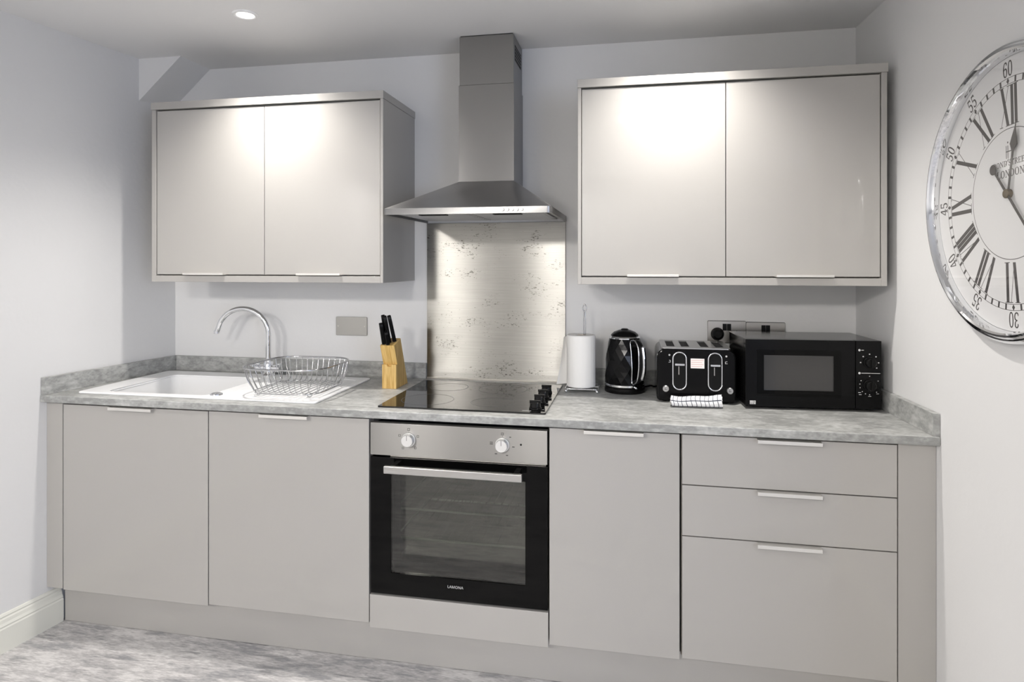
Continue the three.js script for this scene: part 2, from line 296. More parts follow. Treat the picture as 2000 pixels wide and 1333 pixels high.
// worktop with the sink cut-out
single('worktop', shapeXZ([[leftX(0) + 0.002, 0.002], [rightX(0) - 0.002, 0.002], [rightX(WZ) - 0.002, WZ], [leftX(WZ) + 0.002, WZ]], WB, WT, [roundRect(0.105, 0.585, 0.125, 0.538, 0.03)], 0.003), M.worktop, 'long grey stone-effect laminate worktop', 'worktop', [1.4, WB, 0.3]);
const UT = 0.928;
single('upstand', bx(leftX(0) + 0.019, 1.2065, WT, UT, 0.001, 0.018, 0.001), M.worktop, 'grey stone-effect upstand on the wall behind the sink', 'upstand', [0.6, WT, 0.01]);
single('upstand', bx(1.7925, rightX(0) - 0.019, WT, UT, 0.001, 0.018, 0.001), M.worktop, 'grey stone-effect upstand on the wall behind the kettle and toaster', 'upstand', [2.3, WT, 0.01]);
single('upstand', shapeXZ([[leftX(0.001) + 0.001, 0.001], [leftX(0.001) + 0.018, 0.001], [leftX(WZ - 0.003) + 0.018, WZ - 0.003], [leftX(WZ - 0.003) + 0.001, WZ - 0.003]], WT, UT, [], 0.001), M.worktop, 'grey stone-effect upstand along the sink side wall', 'upstand', [-0.03, WT, 0.3]);
single('upstand', shapeXZ([[rightX(0.001) - 0.018, 0.001], [rightX(0.001) - 0.001, 0.001], [rightX(WZ - 0.003) - 0.001, WZ - 0.003], [rightX(WZ - 0.003) - 0.018, WZ - 0.003]], WT, UT, [], 0.001), M.worktop, 'grey stone-effect upstand along the clock side wall', 'upstand', [2.88, WT, 0.3]);

// ------------------------------------------------------------------ oven
{
  const o = thing('built_in_oven', 'built-in black glass oven with a steel control panel', 'oven', [1.5, 0.2545, 0.3]);
  const X0 = 1.2045, X1 = 1.7955;
  part(o, 'cavity', merge([bx(1.23, 1.25, 0.30, 0.70, 0.10, 0.50, 0), bx(1.75, 1.77, 0.30, 0.70, 0.10, 0.50, 0), bx(1.25, 1.75, 0.30, 0.315, 0.10, 0.50, 0), bx(1.25, 1.75, 0.685, 0.70, 0.10, 0.50, 0), bx(1.25, 1.75, 0.315, 0.685, 0.10, 0.115, 0)]), std({ color: lin(0.03, 0.03, 0.032), roughness: 0.35 }));
  part(o, 'casing', bx(1.21, 1.79, 0.705, 0.812, 0.10, 0.558, 0), M.dark);
  for (const y of [0.5085, 0.4085]) { // oven shelves: frame coloured pale for its glint, rods coloured dim
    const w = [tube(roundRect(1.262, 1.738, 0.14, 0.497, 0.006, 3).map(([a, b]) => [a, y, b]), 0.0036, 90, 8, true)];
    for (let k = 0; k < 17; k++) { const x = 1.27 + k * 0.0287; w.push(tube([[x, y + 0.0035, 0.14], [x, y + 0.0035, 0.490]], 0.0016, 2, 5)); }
    const sh = part(o, 'oven_shelf', w[0], M.shelfGlint, 'wire oven shelf with its glint put into the colour'); stuff(sh, 'rods', merge(w.slice(1)), M.dimRod);
  }
  for (const [x, y, z] of [[1.2525, 0.575, 0.44], [1.2525, 0.560, 0.40]]) part(o, 'screw', cyl(x - 0.001, y, z, 0.0055, 0.006, 'x', 12), M.chrome, 'added chrome stud making a small glint inside the oven');  // invented studs, added only to give two bright glints
  const frame = (x0, x1, y0, y1, hx0, hx1, hy0, hy1, z0, z1) => shapeXY([[x0, y0], [x1, y0], [x1, y1], [x0, y1]], z0, z1, [[[hx0, hy0], [hx0, hy1], [hx1, hy1], [hx1, hy0]]]);
  const d = part(o, 'door', frame(X0, X1, 0.2545, 0.706, 1.2744, 1.7250, 0.3250, 0.655, 0.562, DF), M.glassBlack);
  part(d, 'door_frame', merge([frame(X0 + 0.01, X1 - 0.01, 0.262, 0.70, 1.272, 1.728, 0.322, 0.658, 0.535, 0.5615), frame(1.255, 1.745, 0.30, 0.69, 1.281, 1.719, 0.3335, 0.650, 0.505, 0.512)]), M.dark);
  part(d, 'window_pane', bx(1.2744, 1.7250, 0.3250, 0.655, 0.574, 0.577, 0), M.ovenOuter, 'clear outer oven glass');
  part(d, 'window_pane', bx(1.281, 1.719, 0.3335, 0.650, 0.507, 0.510, 0), M.ovenGlass, 'reflective inner oven glass');
  const h = part(d, 'handle', bx(1.2699, 1.7223, 0.6690, 0.6925, 0.618, 0.632, 0.002), M.steelLight, 'flat brushed steel bar handle');
  for (const x of [1.292, 1.70]) part(h, 'mount', bx(x - 0.009, x + 0.009, 0.673, 0.688, DF, 0.619, 0.001), M.blackPlastic);
  part(d, 'vent_strip', bx(1.27, 1.79, 0.7065, 0.7125, 0.555, 0.572, 0.001), M.nickel);
  const font = await new FontLoader().loadAsync('fonts/droid/droid_sans_regular.typeface.json');
  const tg = new TextGeometry('LAMONA', { font, size: 0.0085, depth: 0.0003, curveSegments: 3 }); tg.scale(1.12, 1, 1); tg.translate(1.4685, 0.2945, DF); part(d, 'lettering', metreUV(tg), M.print, 'small grey printed maker name');
  const cp = part(o, 'control_panel', bx(X0, X1, 0.7135, 0.8200, 0.562, DF + 0.003, 0.001), M.ovenSteel, 'brushed steel control panel');
  const ink = [], zP = DF + 0.003;
  const icon = (x, y, s) => { ink.push(bx(x - s, x + s, y + s - 0.0012, y + s, zP, zP + 0.0003, 0), bx(x - s, x + s, y - s, y - s + 0.0012, zP, zP + 0.0003, 0), bx(x - s, x - s + 0.0012, y - s, y + s, zP, zP + 0.0003, 0), bx(x + s - 0.0012, x + s, y - s, y + s, zP, zP + 0.0003, 0)); };
  for (const [a, s] of [[90, 0.0042], [22, 0.0038], [158, 0.0038], [-48, 0.0036], [-125, 0.0034]]) icon(1.338 + 0.034 * Math.cos(a * Math.PI / 180), 0.7685 + 0.034 * Math.sin(a * Math.PI / 180), s);
  icon(1.6514, 0.8035, 0.004);
  for (const [a, w] of [[45, 0.003], [-8, 0.004], [-65, 0.0035], [-125, 0.004], [178, 0.005]]) { const x = 1.6514 + 0.036 * Math.cos(a * Math.PI / 180), y = 0.769 + 0.036 * Math.sin(a * Math.PI / 180); ink.push(bx(x - w, x + w, y - 0.0013, y + 0.0013, zP, zP + 0.0003, 0)); }
  ink.push(bx(1.6514 - 0.041, 1.6514 - 0.031, 0.7745, 0.7765, zP, zP + 0.0003, 0), bx(1.6505, 1.6525, 0.795, 0.797, zP, zP + 0.0003, 0), bx(1.3375, 1.339, 0.793, 0.795, zP, zP + 0.0003, 0));
  stuff(cp, 'printing', merge(ink), M.inkDark, 'small printed cooking symbols');
  part(cp, 'indicator_lamp', cyl(1.7115, 0.7725, zP, 0.0032, 0.0012, 'z', 16, 0.0004), M.blackPlastic);
  for (const x of [1.3386, 1.6514]) {
    const k = part(o, 'control_knob', merge([cyl(x, 0.769, zP, 0.0235, 0.004, 'z', 40, 0.001), cyl(x, 0.769, zP + 0.004, 0.0205, 0.018, 'z', 40, 0.0015, 0.0195)]), M.knob, 'round spun metal oven knob');
    part(k, 'pointer', bx(x - 0.0007, x + 0.0007, 0.771, 0.7875, zP + 0.0215, zP + 0.0223, 0), M.inkDark);
  }
}

// ------------------------------------------------------------------ wall units
function wallUnit(x0, x1, sl, sr, doors, handles, label) {
  const Y0 = 1.2740, Y1 = 1.9870, F = 0.345, o = thing('wall_cabinet', label, 'cabinet', [(x0 + x1) / 2, Y0, 0.172]);
  part(o, 'end_panel', bx(x0, x0 + sl, Y0, 1.9580, 0.001, F, 0.001), M.panel); part(o, 'end_panel', bx(x1 - sr, x1, Y0, 1.9580, 0.001, F, 0.001), M.panel);
  part(o, 'top_panel', bx(x0 - 0.001, x1 + 0.002, 1.9583, Y1, 0.001, F + 0.004, 0.001), M.panel);
  part(o, 'bottom_panel', bx(x0 + sl, x1 - sr, Y0, 1.2985, 0.001, F, 0.001), M.panel);
  part(o, 'carcass', carcassBox(x0 + sl + 0.001, x1 - sr - 0.001, 1.2990, 1.9575, 0.001, 0.318), M.carcass);
  doors.forEach(([a, b], i) => {
    const d = part(o, 'door', bx(a, b, 1.3035, 1.9530, 0.321, 0.341, 0.001), M.door);
    part(d, 'handle', lipHandleBottom(handles[i][0], handles[i][1], 1.3035, 0.341), M.handle, 'slim satin metal edge handle');
  });
}
wallUnit(0.1735, 1.1515, 0.0185, 0.0115, [[0.1945, 0.6645], [0.6668, 1.1378]], [[0.3249, 0.5005], [0.8086, 0.9862]], 'glossy grey double wall cupboard over the sink');
wallUnit(1.8698, 2.8560, 0.0120, 0.0170, [[1.8840, 2.3625], [2.3650, 2.8365]], [[2.0395, 2.2100], [2.5203, 2.6954]], 'glossy grey double wall cupboard over the kettle and microwave');

// ------------------------------------------------------------------ hood and splashback
{
  const o = thing('cooker_hood', 'stainless steel chimney cooker hood over the hob', 'cooker hood', [1.5, 1.512, 0.2]);
  const X0 = 1.2045, X1 = 1.7935, Zf = 0.475, c0 = 1.4005, c1 = 1.6140, cz = 0.1945, yb = 1.5375, yt = 1.662;
  // sloping canopy with rounded front corners
  const ring = (x0, x1, zf, r, y) => { const p = [[x0, 0.002, y]]; const n = 6; for (let i = 0; i <= n; i++) { const t = Math.PI + Math.PI / 2 * i / n * 1; p.push([x0 + r + r * Math.cos(t), zf - r - r * Math.sin(t), y]); } for (let i = 0; i <= n; i++) { const t = Math.PI / 2 * (1 - i / n); p.push([x1 - r + r * Math.cos(t), zf - r + r * Math.sin(t), y]); } p.push([x1, 0.002, y]); return p.map(([x, z, yy]) => V(x, yy, z)); };
  const skin = (A, B) => { const pos = [], q = (a, b, c) => pos.push(a.x, a.y, a.z, b.x, b.y, b.z, c.x, c.y, c.z); for (let i = 0; i + 1 < A.length; i++) { q(A[i], A[i + 1], B[i + 1]); q(A[i], B[i + 1], B[i]); } const g = new THREE.BufferGeometry(); g.setAttribute('position', new THREE.Float32BufferAttribute(pos, 3)); g.computeVertexNormals(); return toCreasedNormals(g, 0.5); };
  const low = ring(X0, X1, Zf, 0.014, 1.5155), mid = ring(X0, X1, Zf, 0.014, yb), top = ring(c0, c1, cz, 0.002, yt), inn = ring(X0 + 0.006, X1 - 0.006, Zf - 0.006, 0.010, 1.5155), inn2 = ring(X0 + 0.006, X1 - 0.006, Zf - 0.006, 0.010, 1.528);
  part(o, 'canopy', metreUV(skin(mid, top)), M.canopy);
  part(o, 'front_band', merge([metreUV(skin(low, mid)), metreUV(skin(inn, low)), metreUV(skin(inn2, inn))]), M.steelBand, 'satin steel rim with push buttons');
  part(o, 'underside', merge([bx(X0 + 0.006, X1 - 0.006, 1.526, 1.530, 0.004, Zf - 0.006, 0)]), M.aluminium);
  for (const [a, b] of [[1.232, 1.496], [1.500, 1.764]]) {
    const f = part(o, 'grease_filter', merge([bx(a, b, 1.5205, 1.5255, 0.06, 0.425, 0.001), ...Array.from({ length: 9 }, (_, k) => bx(a + 0.012, b - 0.012, 1.5195, 1.5207, 0.078 + k * 0.038, 0.100 + k * 0.038, 0.0003))]), M.aluminium, 'flat aluminium grease filter');
    part(f, 'catch', bx((a + b) / 2 - 0.05, (a + b) / 2 + 0.05, 1.5165, 1.5200, 0.385, 0.418, 0.001), M.blackMatt);
  }
  part(o, 'lower_chimney', shapeXZ([[c0 - 0.0015, 0.002], [c1 + 0.0015, 0.002], [c1 + 0.0015, cz + 0.0015], [c0 - 0.0015, cz + 0.0015]], yt - 0.004, 2.032, [], 0.001), M.steel);
  const up = part(o, 'upper_chimney', shapeXZ([[c0 + 0.001, 0.006], [c1 - 0.001, 0.006], [c1 - 0.001, cz - 0.001], [c0 + 0.001, cz - 0.001]], 2.033, H - 0.004, [], 0.001), M.steel);
  part(up, 'vent', bx(c1 - 0.0012, c1 - 0.0004, 2.127, 2.187, 0.035, 0.165, 0), M.dark, 'dark side vent opening');
  for (let k = 0; k < 4; k++) part(up, 'vent_slat', bx(c1 - 0.0012, c1 + 0.0006, 2.1375 + k * 0.0125, 2.1400 + k * 0.0125, 0.035, 0.165, 0), M.steel);
  part(o, 'ceiling_gap', bx(c0 + 0.004, c1 - 0.004, H - 0.0045, H - 0.0005, 0.006, cz - 0.004, 0), M.dark);
  for (let k = 0; k < 5; k++) part(o, 'push_button', cyl(1.6300 + k * 0.0163, 1.5275, Zf - 0.001, 0.0052, 0.006, 'z', 16, 0.001), M.chrome, 'small chrome push button');
}
{
  const g = bx(1.2080, 1.7910, WT + 0.001, 1.5145, 0.001, 0.007, 0.0008), uv = g.attributes.uv, p = g.attributes.position;
  for (let i = 0; i < p.count; i++) uv.setXY(i, (p.getX(i) - 1.208) / 0.64, (p.getY(i) - 0.86) / 0.64);
  single('splashback', g, M.splash, 'scuffed stainless steel splashback behind the hob', 'splashback', [1.5, WT + 0.001, 0.004]);
  single('sealing_strip', bx(1.2085, 1.7905, WT, WT + 0.007, 0.0075, 0.014, 0.001), M.nickel, 'thin metal sealing strip along the foot of the splashback', 'strip', [1.5, WT, 0.01]);
}
// ------------------------------------------------------------------ hob
{
  const o = thing('hob', 'black glass electric hob with four side knobs', 'hob', [1.5, WT, 0.33]), top = WT + 0.0055;
  part(o, 'glass', shapeXZ(roundRect(1.2175, 1.7865, 0.075, 0.556, 0.006), WT, top, [], 0.0012), M.hobGlass);
  const mark = std({ color: lin(0.05, 0.05, 0.052), roughness: 0.3 });
  for (const [x, z, r] of [[1.352, 0.43, 0.09], [1.362, 0.20, 0.072], [1.585, 0.43, 0.072], [1.575, 0.20, 0.09]]) { const g = new THREE.RingGeometry(r, r + 0.0022, 56); g.rotateX(-Math.PI / 2); g.translate(x, top + 0.0002, z); part(o, 'cooking_zone', g, mark, 'faint printed ring'); }
  part(o, 'lettering', bx(1.707, 1.735, top, top + 0.0003, 0.532, 0.5345, 0), M.print, 'thin printed mark');
  for (const z of [0.506, 0.412, 0.324, 0.236]) {
    const k = part(o, 'control_knob', merge([cyl(1.7455, top, z, 0.0205, 0.006, 'y', 32, 0.001), cyl(1.7455, top + 0.006, z, 0.0185, 0.018, 'y', 32, 0.002, 0.0170)]), M.blackPlastic, 'ribbed black hob knob');
    part(k, 'grip', bx(1.7455 - 0.0185, 1.7455 + 0.0185, top + 0.020, top + 0.029, z - 0.004, z + 0.004, 0.0015), M.blackPlastic);
    part(o, 'printing', bx(1.7685, 1.7755, top, top + 0.0003, z + 0.002, z + 0.0035, 0), M.print);
  }
}

// ------------------------------------------------------------------ sink, tap, dish rack
const ST = WT + 0.007;
{
  const o = thing('sink', 'white inset sink with one basin and a ribbed drainer', 'sink', [0.51, WT, 0.31]);
  const s = [[0.030, 0.080], [0.990, 0.080], [0.990, 0.552], [0.030, 0.552]];
  part(o, 'deck', shapeXZ(roundRect(0.032, 0.990, 0.080, 0.552, 0.014), WT, ST, [roundRect(0.130, 0.553, 0.160, 0.526, 0.03)], 0.0025), M.sink);
  const outer = roundRect(0.118, 0.565, 0.148, 0.534, 0.035).map(([x, z]) => [x, z]);
  part(o, 'basin', merge([shapeXZ(outer, WT - 0.17, WT + 0.002, [roundRect(0.1305, 0.5525, 0.1605, 0.5255, 0.03)]), shapeXZ(outer, WT - 0.18, WT - 0.17)]), M.sink);
  const dr = part(o, 'drain', lathe([[0, 0.001], [0.02, 0.001], [0.04, 0.003], [0.045, 0.002], [0.045, 0]], 0.34, WT - 0.17, 0.34), M.chrome);
  part(o, 'waste_control', lathe([[0, 0.006], [0.016, 0.006], [0.021, 0.004], [0.022, 0]], 0.577, ST, 0.505, 32), M.chrome, 'round chrome plug control');
  part(o, 'drainer_rim', tube(roundRect(0.612, 0.965, 0.135, 0.512, 0.05).map(([x, z]) => [x, ST - 0.0006, z]), 0.0016, 120, 6, true), M.sink, 'raised edge around the drainer');
  for (let k = 0; k < 9; k++) part(o, 'drainer_rib', tube([[0.650 + k * 0.034, ST - 0.0008, 0.16], [0.650 + k * 0.034, ST - 0.0008, 0.49]], 0.0022, 2, 6), M.sink);
}
{
  const bxp = [0.5406, ST + 0.0005, 0.112], o = thing('mixer_tap', 'chrome swan-neck mixer tap with two side levers on the sink', 'tap', bxp), [x, y, z] = bxp;
  part(o, 'base', lathe([[0, 0], [0.026, 0], [0.026, 0.004], [0.021, 0.009], [0.020, 0.052], [0.016, 0.060], [0, 0.060]], x, y, z), M.chrome);
  const pts = [[x, y + 0.05, z], [x, y + 0.16, z]], R = 0.106; for (let k = 0; k <= 13; k++) { const t = Math.PI * k / 13 * 0.93; pts.push([x - R * (1 - Math.cos(t)) * 1.06, y + 0.178 + R * Math.sin(t) * 0.985, z + 0.02 * k / 13]); }
  const e = pts[pts.length - 1]; pts.push([e[0] - 0.007, e[1] - 0.018, e[2]]);
  part(o, 'spout', tube(pts, 0.0105, 90, 16), M.chrome); part(o, 'aerator', cyl(e[0] - 0.0085, e[1] - 0.026, e[2], 0.0118, 0.014, 'y', 20), M.chrome);
  part(o, 'collar', cyl(x, y + 0.058, z, 0.0145, 0.012, 'y', 24), M.chrome);
  for (const s of [-1, 1]) {
    const b = part(o, 'valve', cyl(x + (s > 0 ? 0.014 : -0.056), y + 0.030, z, 0.0155, 0.042, 'x', 24), M.chrome);
    part(b, 'lever', merge([bx(x + s * 0.050 - 0.0055, x + s * 0.050 + 0.0055, y + 0.042, y + 0.050, z - 0.004, z + 0.045, 0.002), cyl(x + s * 0.050, y + 0.036, z, 0.009, 0.016, 'y', 20)]), M.chrome);
  }
}
{
  const o = thing('dish_rack', 'chrome wire dish rack on the sink drainer', 'dish rack', [0.83, ST, 0.385]);
  const yR = 0.975, yB = 0.888, r0 = [0.676, 0.992, 0.232, 0.550], b0 = [0.702, 0.973, 0.252, 0.527];
  part(o, 'rim', tube(roundRect(r0[0], r0[1], r0[2], r0[3], 0.085, 10).map(([x, z]) => [x, yR, z]), 0.0032, 160, 8, true), M.wire);
  part(o, 'lower_hoop', tube(roundRect(b0[0] + 0.006, b0[1] - 0.006, b0[2] + 0.006, b0[3] - 0.006, 0.07, 8).map(([x, z]) => [x, yB - 0.003, z]), 0.002, 120, 6, true), M.wire);
  const inset = (t, a, b, r) => { const e = Math.max(0, r - Math.min(t - a, b - t)); return r - Math.sqrt(Math.max(0, r * r - e * e)); };
  for (let k = 0; k < 13; k++) {
    const f = k / 12, xr = r0[0] + 0.016 + f * (r0[1] - r0[0] - 0.032), xb = b0[0] + 0.008 + f * (b0[1] - b0[0] - 0.016), e = inset(xr, r0[0], r0[1], 0.085);
    part(o, 'wire', tube([[xr, yR, r0[3] - e], [(xr + xb) / 2, (yR + yB) / 2, b0[3] + 0.012 - e], [xb, yB + 0.012, b0[3] - 0.002 - e], [xb, yB + 0.001, b0[3] - 0.012 - e], [xb, yB, 0.40], [xb, yB + 0.001, b0[2] + 0.012 + e], [xb, yB + 0.012, b0[2] + 0.002 + e], [xr, yR, r0[2] + e]], 0.0016, 50, 6), M.wire);
  }
  for (let k = 0; k < 9; k++) {
    const f = k / 8, zr = r0[2] + 0.022 + f * (r0[3] - r0[2] - 0.044), zb = b0[2] + 0.012 + f * (b0[3] - b0[2] - 0.024), e = inset(zr, r0[2], r0[3], 0.085);
    for (const s of [0, 1]) { const xr = s ? r0[1] - e : r0[0] + e, xb = s ? b0[1] - e : b0[0] + e, d = s ? -1 : 1; part(o, 'wire', tube([[xr, yR, zr], [(xr + xb) / 2 - d * 0.004, (yR + yB) / 2, (zr + zb) / 2], [xb, yB + 0.012, zb], [xb + d * 0.007, yB, zb], [xb + d * 0.012, yB, zb]], 0.0016, 24, 6), M.wire); }
  }
  for (const [x, z] of [[0.735, 0.49], [0.935, 0.49], [0.735, 0.285], [0.935, 0.285]]) part(o, 'foot', tube([[x - 0.014, yB - 0.002, z], [x - 0.004, ST + 0.0036, z], [x + 0.004, ST + 0.0036, z], [x + 0.014, yB - 0.002, z]], 0.0017, 20, 6), M.wire);
}

// ------------------------------------------------------------------ plates and sockets on the wall
{
  const o = thing('blank_plate', 'brushed steel blanking plate on the wall over the dish rack', 'wall plate', [0.867, 1.036, 0.004]);
  part(o, 'plate', shapeXY(roundRect(0.7955, 0.9385, 1.0362, 1.1162, 0.004), 0.001, 0.006, [], 0.0015), std({ color: lin(0.34, 0.335, 0.32), metalness: 1, roughness: 0.42 }));
  for (const x of [0.806, 0.928]) part(o, 'screw', cyl(x, 1.0762, 0.0056, 0.003, 0.0012, 'z', 14, 0.0004), M.nickel);
}
[[2.3425, 2.4820, 'brushed steel double socket with a black plug behind the toaster'], [2.4835, 2.6235, 'brushed steel double socket behind the microwave']].forEach(([a, b, label], i) => {
  const o = thing('double_socket', label, 'socket', [(a + b) / 2, 1.040, 0.004]), y1 = 1.1245 - i * 0.003, y0 = y1 - 0.084, c = (a + b) / 2;
  part(o, 'gasket', shapeXY(roundRect(a - 0.0006, b + 0.0006, y0 - 0.0012, y1 + 0.0012, 0.004), 0.0005, 0.0045), M.blackMatt);
  part(o, 'plate', shapeXY(roundRect(a, b, y0, y1, 0.004), 0.0046, 0.0075, [], 0.001), M.nickel);
  for (const s of [-1, 1]) part(o, 'rocker_switch', bx(c + (s < 0 ? -0.0155 : 0.0005), c + (s < 0 ? -0.0005 : 0.0155), y1 - 0.036, y1 - 0.010, 0.0070, 0.0110, 0.001), M.blackPlastic);
  for (const s of [-1, 1]) if (i || s > 0) { const x = c + s * 0.036; part(o, 'pin_holes', merge([bx(x - 0.0025, x + 0.0025, y0 + 0.038, y0 + 0.048, 0.0070, 0.0080, 0), bx(x - 0.015, x - 0.007, y0 + 0.018, y0 + 0.024, 0.0070, 0.0080, 0), bx(x + 0.007, x + 0.015, y0 + 0.018, y0 + 0.024, 0.0070, 0.0080, 0)]), M.dark); }
});
{
  const o = thing('mains_plug', 'round black mains plug with cable in the socket behind the toaster', 'plug', [2.3768, 1.050, 0.02]);
  part(o, 'body', merge([cyl(2.3768, 1.0755, 0.0085, 0.0245, 0.010, 'z', 28, 0.002), cyl(2.3768, 1.0755, 0.0185, 0.0225, 0.022, 'z', 28, 0.005, 0.018)]), M.blackPlastic);
  part(o, 'cable', tube([[2.3768, 1.054, 0.022], [2.378, 1.035, 0.024], [2.385, 0.98, 0.026], [2.382, 0.90, 0.030], [2.36, 0.8685, 0.034], [2.30, 0.868, 0.036]], 0.0036, 50, 8), M.blackPlastic);
}

// ------------------------------------------------------------------ knife block and knives
{
  const x0 = 1.1085, x1 = 1.1660, o = thing('knife_block', 'pale bamboo knife block leaning forward beside the hob', 'knife block', [1.137, WT, 0.18]);
  part(o, 'body', shapeZY([[0.124, WT], [0.236, WT], [0.2385, 0.955], [0.2720, 1.033], [0.2040, 1.0540]], x0, x1, 0.0012), M.bamboo);
  const s = new THREE.Shape([[x0, WT], [x1, WT], [x1, 0.957], [x1 - 0.020, 0.957], [x1 - 0.022, 0.9495], [x0 + 0.022, 0.9495], [x0 + 0.020, 0.957], [x0, 0.957]].map(p => new THREE.Vector2(...p)));
  part(o, 'front_step', shapeXY(s, 0.2365, 0.2510, [], 0.001), M.bamboo, 'stepped front board with a notch');
  const dir = V(0, 0.94, 0.342).normalize(), q = new THREE.Quaternion().setFromUnitVectors(V(0, 1, 0), dir);
  const knives = [['long black-handled knife at the hob-side edge of the knife block', 1.1530, 0.45, 1.0, -0.02], ['long black-handled knife in the middle of the knife block', 1.1360, 0.60, 1.02, -0.01], ['long black-handled knife at the sink-side edge of the knife block', 1.1195, 0.42, 1.0, 0], ['short black-handled knife at the sink-side front corner of the block', 1.1190, 0.82, 0.80, 0], ['short black-handled knife in the front middle of the block', 1.1370, 0.88, 0.5, 0]];
  for (const [label, x, f, L, lean] of knives) {
    const z = 0.2040 + (0.2720 - 0.2040) * f, y = 1.0540 + (1.033 - 1.0540) * f + 0.0008, len = 0.108 * L;
    const k = thing('kitchen_knife', label, 'knife', [x, y, z], { group: 'knives in the block', turn: 1e-6 });
    const sh = new THREE.Shape(); sh.moveTo(-0.0085, 0.004); sh.lineTo(0.0085, 0.004); sh.bezierCurveTo(0.0075, len * 0.4, 0.0105, len * 0.7, 0.0095, len * 0.93); sh.quadraticCurveTo(0.006, len * 1.01, -0.002, len); sh.quadraticCurveTo(-0.013, len * 0.97, -0.0095, len * 0.72); sh.bezierCurveTo(-0.0075, len * 0.5, -0.0095, len * 0.3, -0.0085, 0.004);
    const g = new THREE.ExtrudeGeometry(sh, { depth: 0.007, bevelEnabled: true, bevelSize: 0.002, bevelThickness: 0.0035, bevelSegments: 3, curveSegments: 8 }); g.translate(0, 0, -0.0035); g.rotateY(Math.PI / 2 + 0.5); g.rotateZ(-lean * 4); g.applyQuaternion(q);
    const b = bx(-0.0045, 0.0045, 0, 0.007, -0.008, 0.008, 0.001); b.applyQuaternion(q);
    part(k, 'handle', metreUV(g), M.blackPlastic); part(k, 'bolster', b, M.steelLight);
  }
}

// ------------------------------------------------------------------ kitchen roll
{
  const cx = 1.8645, cz = 0.138, o = thing('kitchen_roll_holder', 'chrome wire kitchen roll holder with a loop at the top', 'roll holder', [cx, WT, cz]);
  const sq = roundRect(cx - 0.055, cx + 0.066, cz - 0.058, cz + 0.058, 0.012).map(([x, z]) => [x, WT + 0.0145, z]);
  part(o, 'base_frame', merge([tube(sq, 0.0022, 80, 8, true), tube([[cx - 0.055, WT + 0.0145, cz], [cx + 0.066, WT + 0.0145, cz]], 0.0022, 2, 8), tube([[cx + 0.005, WT + 0.0145, cz - 0.058], [cx + 0.005, WT + 0.0145, cz + 0.058]], 0.0022, 2, 8)]), M.chrome);
  for (const [x, z] of [[cx - 0.052, cz + 0.055], [cx + 0.063, cz + 0.055], [cx - 0.052, cz - 0.055], [cx + 0.063, cz - 0.055]]) part(o, 'ball_foot', ball(x, WT + 0.0065, z, 0.0065), M.chrome);
  part(o, 'stem', merge([tube([[cx + 0.011, WT + 0.0145, cz], [cx + 0.011, 1.155, cz], [cx + 0.012, 1.166, cz]], 0.0018, 10, 8), tube([[cx + 0.016, WT + 0.0145, cz], [cx + 0.016, 1.155, cz], [cx + 0.015, 1.166, cz]], 0.0018, 10, 8)]), M.wire);
  part(o, 'loop', tube([[cx + 0.0135, 1.164, cz], [cx + 0.0205, 1.176, cz], [cx + 0.0135, 1.191, cz], [cx + 0.0065, 1.176, cz]], 0.0018, 40, 8, true), M.wire);
  const r = thing('kitchen_roll', 'white paper kitchen roll with a loose sheet beside the kettle', 'kitchen roll', [cx, WT + 0.017, cz]), y0 = WT + 0.0168, h = 0.195, R = 0.0545;
  part(r, 'roll', lathe([[0.0215, 0], [R - 0.003, 0], [R, 0.003], [R, h - 0.003], [R - 0.003, h], [0.0215, h], [0.0205, h], [0.0205, 0], [0.0215, 0]], cx, y0, cz, 64), M.paper);
  part(r, 'cardboard_core', lathe([[0.0190, -0.0], [0.0204, -0.0], [0.0204, h - 0.002], [0.0190, h - 0.002], [0.0190, 0]], cx, y0, cz, 40), std({ color: lin(0.35, 0.27, 0.18), roughness: 0.9 }));
  // loose sheet: leaves the roll at the back and flares towards the foot
  const pos = [], nu = 14, nv = 14, th = 0.0006, S = (u, v) => { const y = y0 + 0.002 + v * (h - 0.010), out = 0.042 + 0.030 * (1 - v) ** 1.3; const w = 0.004 * Math.sin(u * 5 + v * 2); return V(cx - 0.030 - u * out * 0.95, y - 0.006 * u, cz - 0.046 - 0.004 * u + 0.016 * u * u + w * u); };
  for (let i = 0; i < nu; i++) for (let j = 0; j < nv; j++) { const a = S(i / nu, j / nv), b = S((i + 1) / nu, j / nv), c = S((i + 1) / nu, (j + 1) / nv), d = S(i / nu, (j + 1) / nv); for (const s of [0, 1]) { const f = p => [p.x, p.y, p.z + s * th]; if (s) pos.push(...f(a), ...f(b), ...f(c), ...f(a), ...f(c), ...f(d)); else pos.push(...f(a), ...f(c), ...f(b), ...f(a), ...f(d), ...f(c)); } }
  const g = new THREE.BufferGeometry(); g.setAttribute('position', new THREE.Float32BufferAttribute(pos, 3)); g.computeVertexNormals(); part(r, 'loose_sheet', metreUV(toCreasedNormals(g, 1)), M.paper, 'loose paper sheet hanging off the roll');
}

